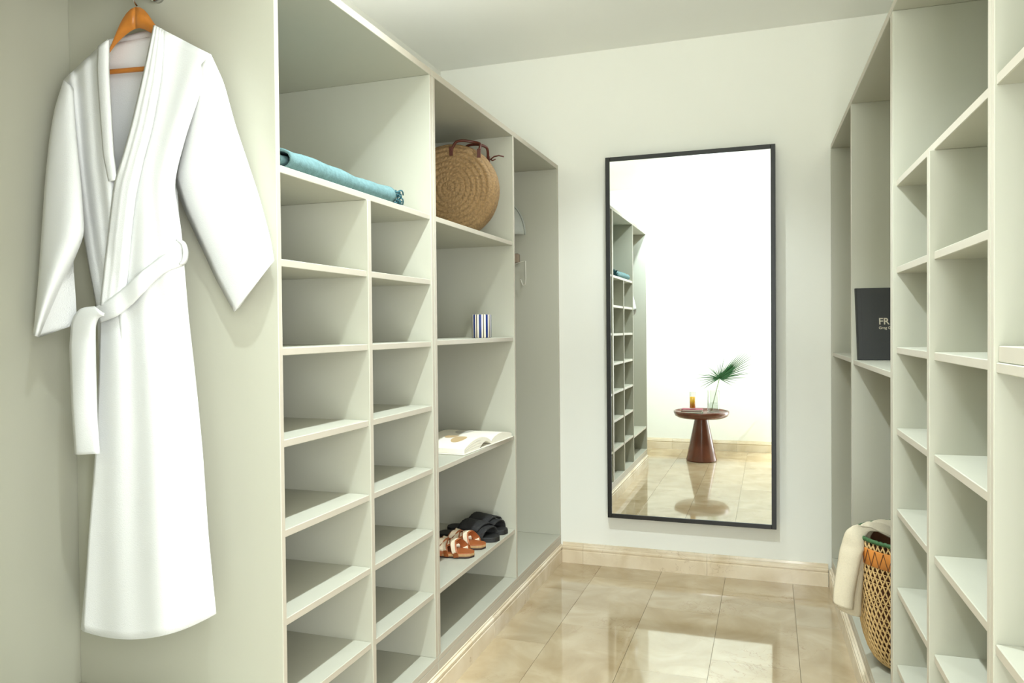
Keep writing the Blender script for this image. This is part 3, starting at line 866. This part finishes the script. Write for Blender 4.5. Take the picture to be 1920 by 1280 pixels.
# ------------------------------------------------------------------ black book standing on the right-hand shelf
bb = empty('black_book', (.2935, 2.872, 1.0508), 'large black hardcover book with pale letters standing on the far right shelf', 'book')
lean = .020
BH, BW, BT = .251, .20, .032
def shear(bm, parent, name, m_):
    for v in bm.verts: v.co.y += v.co.z*.16*.9; v.co.x -= v.co.z*.022
    return obj(name, bm, m_, parent)
shear(bx(0, BW, 0, .003, 0, BH, .0008), bb, 'front_cover', M['book_black'])
shear(bx(0, BW, BT-.003, BT, 0, BH, .0008), bb, 'back_cover', M['book_black'])
shear(bx(.004, BW-.005, .0035, BT-.0035, .004, BH-.004), bb, 'page_block', M['page'])
bm = bmesh.new(); prism(bm, [(-.0005, 0), (-.0005, 0)], 0, 1) if False else None
bm = bmesh.new()
rows = [[(-.004*sin(PI*j/8)-.0002, BT*(j/8), z_) for j in range(9)] for z_ in (0, BH)]
grid(bm, rows)
o = shear(bm, bb, 'spine', M['book_black']); solidify(o, .002)
shear(bx(.012, .0135, -.0004, .0002, .004, BH-.004), bb, 'hinge_groove', M['black_frame'])
def text_on(body, size, x_, z_, bold):
    cu = bpy.data.curves.new('printed_title', 'FONT'); cu.body = body; cu.size = size; cu.extrude = .0002
    if bold: cu.offset = size*.016
    t = bpy.data.objects.new('printed_title', cu); COL.objects.link(t)
    dg = bpy.context.evaluated_depsgraph_get(); me = bpy.data.meshes.new_from_object(t.evaluated_get(dg))
    bpy.data.objects.remove(t, do_unlink=True)
    bm = bmesh.new(); bm.from_mesh(me)
    for v in bm.verts: v.co = Vector((x_+v.co.x, -.0006-v.co.z, z_+v.co.y))
    return shear(bm, bb, 'printed_title', M['letters'])
text_on('FR', .0315, .0655, .1235, True)
text_on('Greg G', .0125, .0655, .1075, True)

# ------------------------------------------------------------------ woven basket and linen throw
bk = empty('woven_basket', (.425, 2.54, .1358), 'open-weave cane basket with a green rim and leather band on the cupboard floor', 'basket')
bprof = [(.085, .004), (.115, .012), (.135, .035), (.152, .08), (.165, .14), (.172, .20), (.175, .26), (.175, .32), (.174, .375), (.174, .395)]
bp = resample([Vector((r, 0, z)) for r, z in bprof], 26)
bm = bmesh.new(); NS = 64
for dirn, ro_ in ((1, .0006), (-1, -.0006)):
    for s_ in range(NS):
        a0 = 2*PI*s_/NS
        pts = []
        for i, p in enumerate(bp):
            a = a0+dirn*1.15*i/25
            rr = p.x+ro_*(1 if (i+s_) % 2 else -1)
            pts.append((rr*cos(a), rr*sin(a), p.z))
        tube(bm, pts, .0026, 4)
for z_i in range(17):
    p = bp[2+int(z_i*1.35)] if 2+int(z_i*1.35) < 24 else bp[23]
    tube(bm, [(p.x*cos(2*PI*j/60), p.x*sin(2*PI*j/60), p.z) for j in range(60)], .0016, 3, True)
obj('cane_weave', bm, M['cane'], bk, True, kind='stuff')
bm = bmesh.new(); lathe(bm, [(.0, 0), (.086, 0), (.090, .005), (.0, .006)], 40, cap=False); obj('base_disc', bm, M['cane'], bk)
bm = bmesh.new(); lathe(bm, [(p.x-.009, p.z+.003) for p in bp[1:-1]], 48, cap=False); obj('shade_liner', bm, M['thread'], bk, True)  # added dark sheet, stands in for the shade inside the weave
bm = bmesh.new(); lathe(bm, [(.1768, .325), (.1790, .327), (.1790, .372), (.1768, .374), (.1755, .35), (.1768, .325)], 64, cap=False); bnd = obj('leather_band', bm, M['band'], bk, True)
bm = bmesh.new()
for s_ in range(40):
    a, b_, c = 2*PI*s_/40, 2*PI*(s_+.5)/40, 2*PI*(s_+1)/40
    tube(bm, [(.1797*cos(a), .1797*sin(a), .327), (.1805*cos(b_), .1805*sin(b_), .372)], .0010, 4)
    tube(bm, [(.1805*cos(b_), .1805*sin(b_), .372), (.1797*cos(c), .1797*sin(c), .327)], .0010, 4)
obj('zigzag_stitching', bm, M['thread'], bnd, kind='stuff')
bm = bmesh.new(); lp = []
for j in range(240):
    a = 2*PI*j/240; lp.append(((.175)*cos(a), (.175)*sin(a), .398+.0008*sin(j*1.6)))
tube(bm, lp, [.0062+.0008*sin(j*2.1) for j in range(240)], 8, True); obj('green_rim', bm, M['green_wrap'], bk, True)

lt = empty('linen_throw', (.25, 2.48, .33), 'beige linen throw draped over the rim of the woven basket', 'throw')
path = [(.44, 2.63, .47), (.385, 2.60, .520), (.330, 2.565, .552), (.288, 2.53, .560), (.258, 2.50, .540), (.240, 2.48, .49), (.229, 2.468, .43), (.221, 2.46, .375), (.219, 2.455, .335)]
cen = resample([Vector(p) for p in path], 70)
rows = []
for i, p in enumerate(cen):
    t = i/69
    hang_ = min(1, max(0, (t-.40)/.22))
    hw = .074-.046*hang_+.010*max(0, t-.75)/.25
    wd = Vector((.55, .83, 0)).normalized()
    nrm = Vector((-.80, .50, .15+.9*(1-hang_))).normalized()
    row = []
    for j in range(44):
        s = j/43*2-1
        fold = (.009+.019*hang_)*sin(4.2*PI*(s*.5+.5)+.6+1.6*t)+.004*sin(9*s+7*t)*(1-.4*hang_)
        pleat = (.010+.012*hang_)*cos(4.2*PI*(s*.5+.5)+.6+1.6*t)
        endz = -.030*(1-abs(s-.3))*max(0, (t-.75)/.25)+.006*sin(7*s)*max(0, t-.6)
        row.append(p+wd*(hw*s+pleat*.8)+nrm*fold+Vector((0, 0, endz))-lt.location)
    rows.append(row)
bm = bmesh.new(); grid(bm, rows); bmesh.ops.recalc_face_normals(bm, faces=bm.faces[:])
o = obj('linen_cloth', bm, M['linen'], lt, True); solidify(o, .003)

# ------------------------------------------------------------------ side table seen in the mirror
TX, TY = -.574, .40
tb = empty('side_table', (TX, TY, 0), 'round walnut side table on a cone pedestal by the front wall', 'table')
bm = bmesh.new(); lathe(bm, [(.124, 0), (.131, .004), (.131, .012), (.056, .372), (.056, .378)], 56); obj('pedestal', bm, M['walnut'], tb, True)
bm = bmesh.new(); lathe(bm, [(.10, .376), (.195, .380), (.225, .396), (.237, .422), (.237, .436), (.231, .439), (.226, .434), (.222, .424), (.0, .423)], 72, cap=False)
bm.verts.ensure_lookup_table(); bm.faces.new([bm.verts[i] for i in range(72)][::-1]); obj('tray_top', bm, M['walnut'], tb, True)
ZT = .4235
def notebook(z, m_, rz, label, dx):
    r = empty('notebook', (TX-.075+dx, TY+.03, z), label, 'notebook', rz=rz)
    obj('cover', bx(-.088, .088, -.06, .06, 0, .0025), m_, r); obj('cover', bx(-.088, .088, -.06, .06, .0135, .016, .0008), m_, r)
    obj('page_block', bx(-.085, .086, -.057, .057, .0027, .0133), M['page'], r); obj('spine', bx(-.0895, -.088, -.06, .06, 0, .016), m_, r)
notebook(ZT, M['green_cover'], .03, 'green notebook on the walnut table, under the red one', 0)
notebook(ZT+.0163, M['red_cover'], -.02, 'dark red notebook on the walnut table, on top of the green one', .002)
gl = empty('juice_glass', (TX-.072, TY+.03, ZT+.0328), 'tall clear glass of orange juice standing on the red notebook', 'glass')
bm = bmesh.new(); lathe(bm, [(.0, 0), (.024, 0), (.0255, .003), (.0262, .148), (.0252, .148), (.0242, .008), (.0, .008)], 32, cap=False); obj('tumbler', bm, M['glass'], gl, True)
bm = bmesh.new(); lathe(bm, [(.0, .0084), (.0236, .0084), (.0240, .105), (.0, .105)], 32, cap=False); obj('juice', bm, M['juice'], gl, True)
vs = empty('glass_vase', (TX+.102, TY-.01, ZT), 'clear cylinder vase with a little water holding the palm leaf', 'vase')
bm = bmesh.new(); lathe(bm, [(.0, 0), (.050, 0), (.052, .004), (.052, .195), (.0505, .195), (.0495, .010), (.0, .010)], 40, cap=False); obj('vase_wall', bm, M['glass'], vs, True)
bm = bmesh.new(); lathe(bm, [(.0, .0104), (.0490, .0104), (.0495, .085), (.0, .085)], 40, cap=False); obj('water', bm, M['water'], vs, True)
pl = empty('palm_leaf', (TX+.085, TY-.01, ZT+.0115), 'single fan palm leaf with thin green leaflets standing in the glass vase', 'leaf')
stem_top = Vector((.068, -.03, .285))
bm = bmesh.new(); tube(bm, [(0, 0, .001), (.02, -.008, .09), (.042, -.018, .18), tuple(stem_top)], [.0032, .003, .0028, .004], 8); obj('stem', bm, M['stem'], pl, True)
leafs = []
# (direction x, z in the wall plane, length)
for ang, L_ in ((22, .27), (27, .30), (31, .30), (35, .33), (38, .34), (41, .33), (44, .33), (47, .32), (50, .30), (53, .28), (57, .22), (63, .16), (70, .13), (77, .19), (86, .17), (96, .14), (110, .10), (122, .12), (128, .15), (140, .11), (155, .14), (163, .19), (172, .20), (180, .17), (188, .15), (198, .17), (208, .15), (4, .22), (12, .26), (16, .24), (-4, .16), (-15, .14), (-28, .12)):
    leafs.append((math.radians(ang), L_))
for a, L_ in leafs:
    L_ *= 1.0
    bm = bmesh.new(); rows = []
    dy = random.uniform(-.25, .25)
    for i in range(9):
        u = i/8
        r = L_*u
        droop = -.10*L_*u*u*(1.4 if cos(a) < .2 else .3)
        c = stem_top+Vector((r*cos(a), dy*r*.5, r*sin(a)+droop))
        wv = Vector((-sin(a), 0, cos(a)))
        hw = (.0052 if L_ > .2 else .0036)*max(.04, (min(1, u*3+.35))*(1-u**1.7))
        rows.append([c+wv*hw+Vector((0, .003, 0)), c, c-wv*hw+Vector((0, .003, 0))])
    grid(bm, rows); solidify(obj('leaflet', bm, M['leaf'], pl, True), .0012)
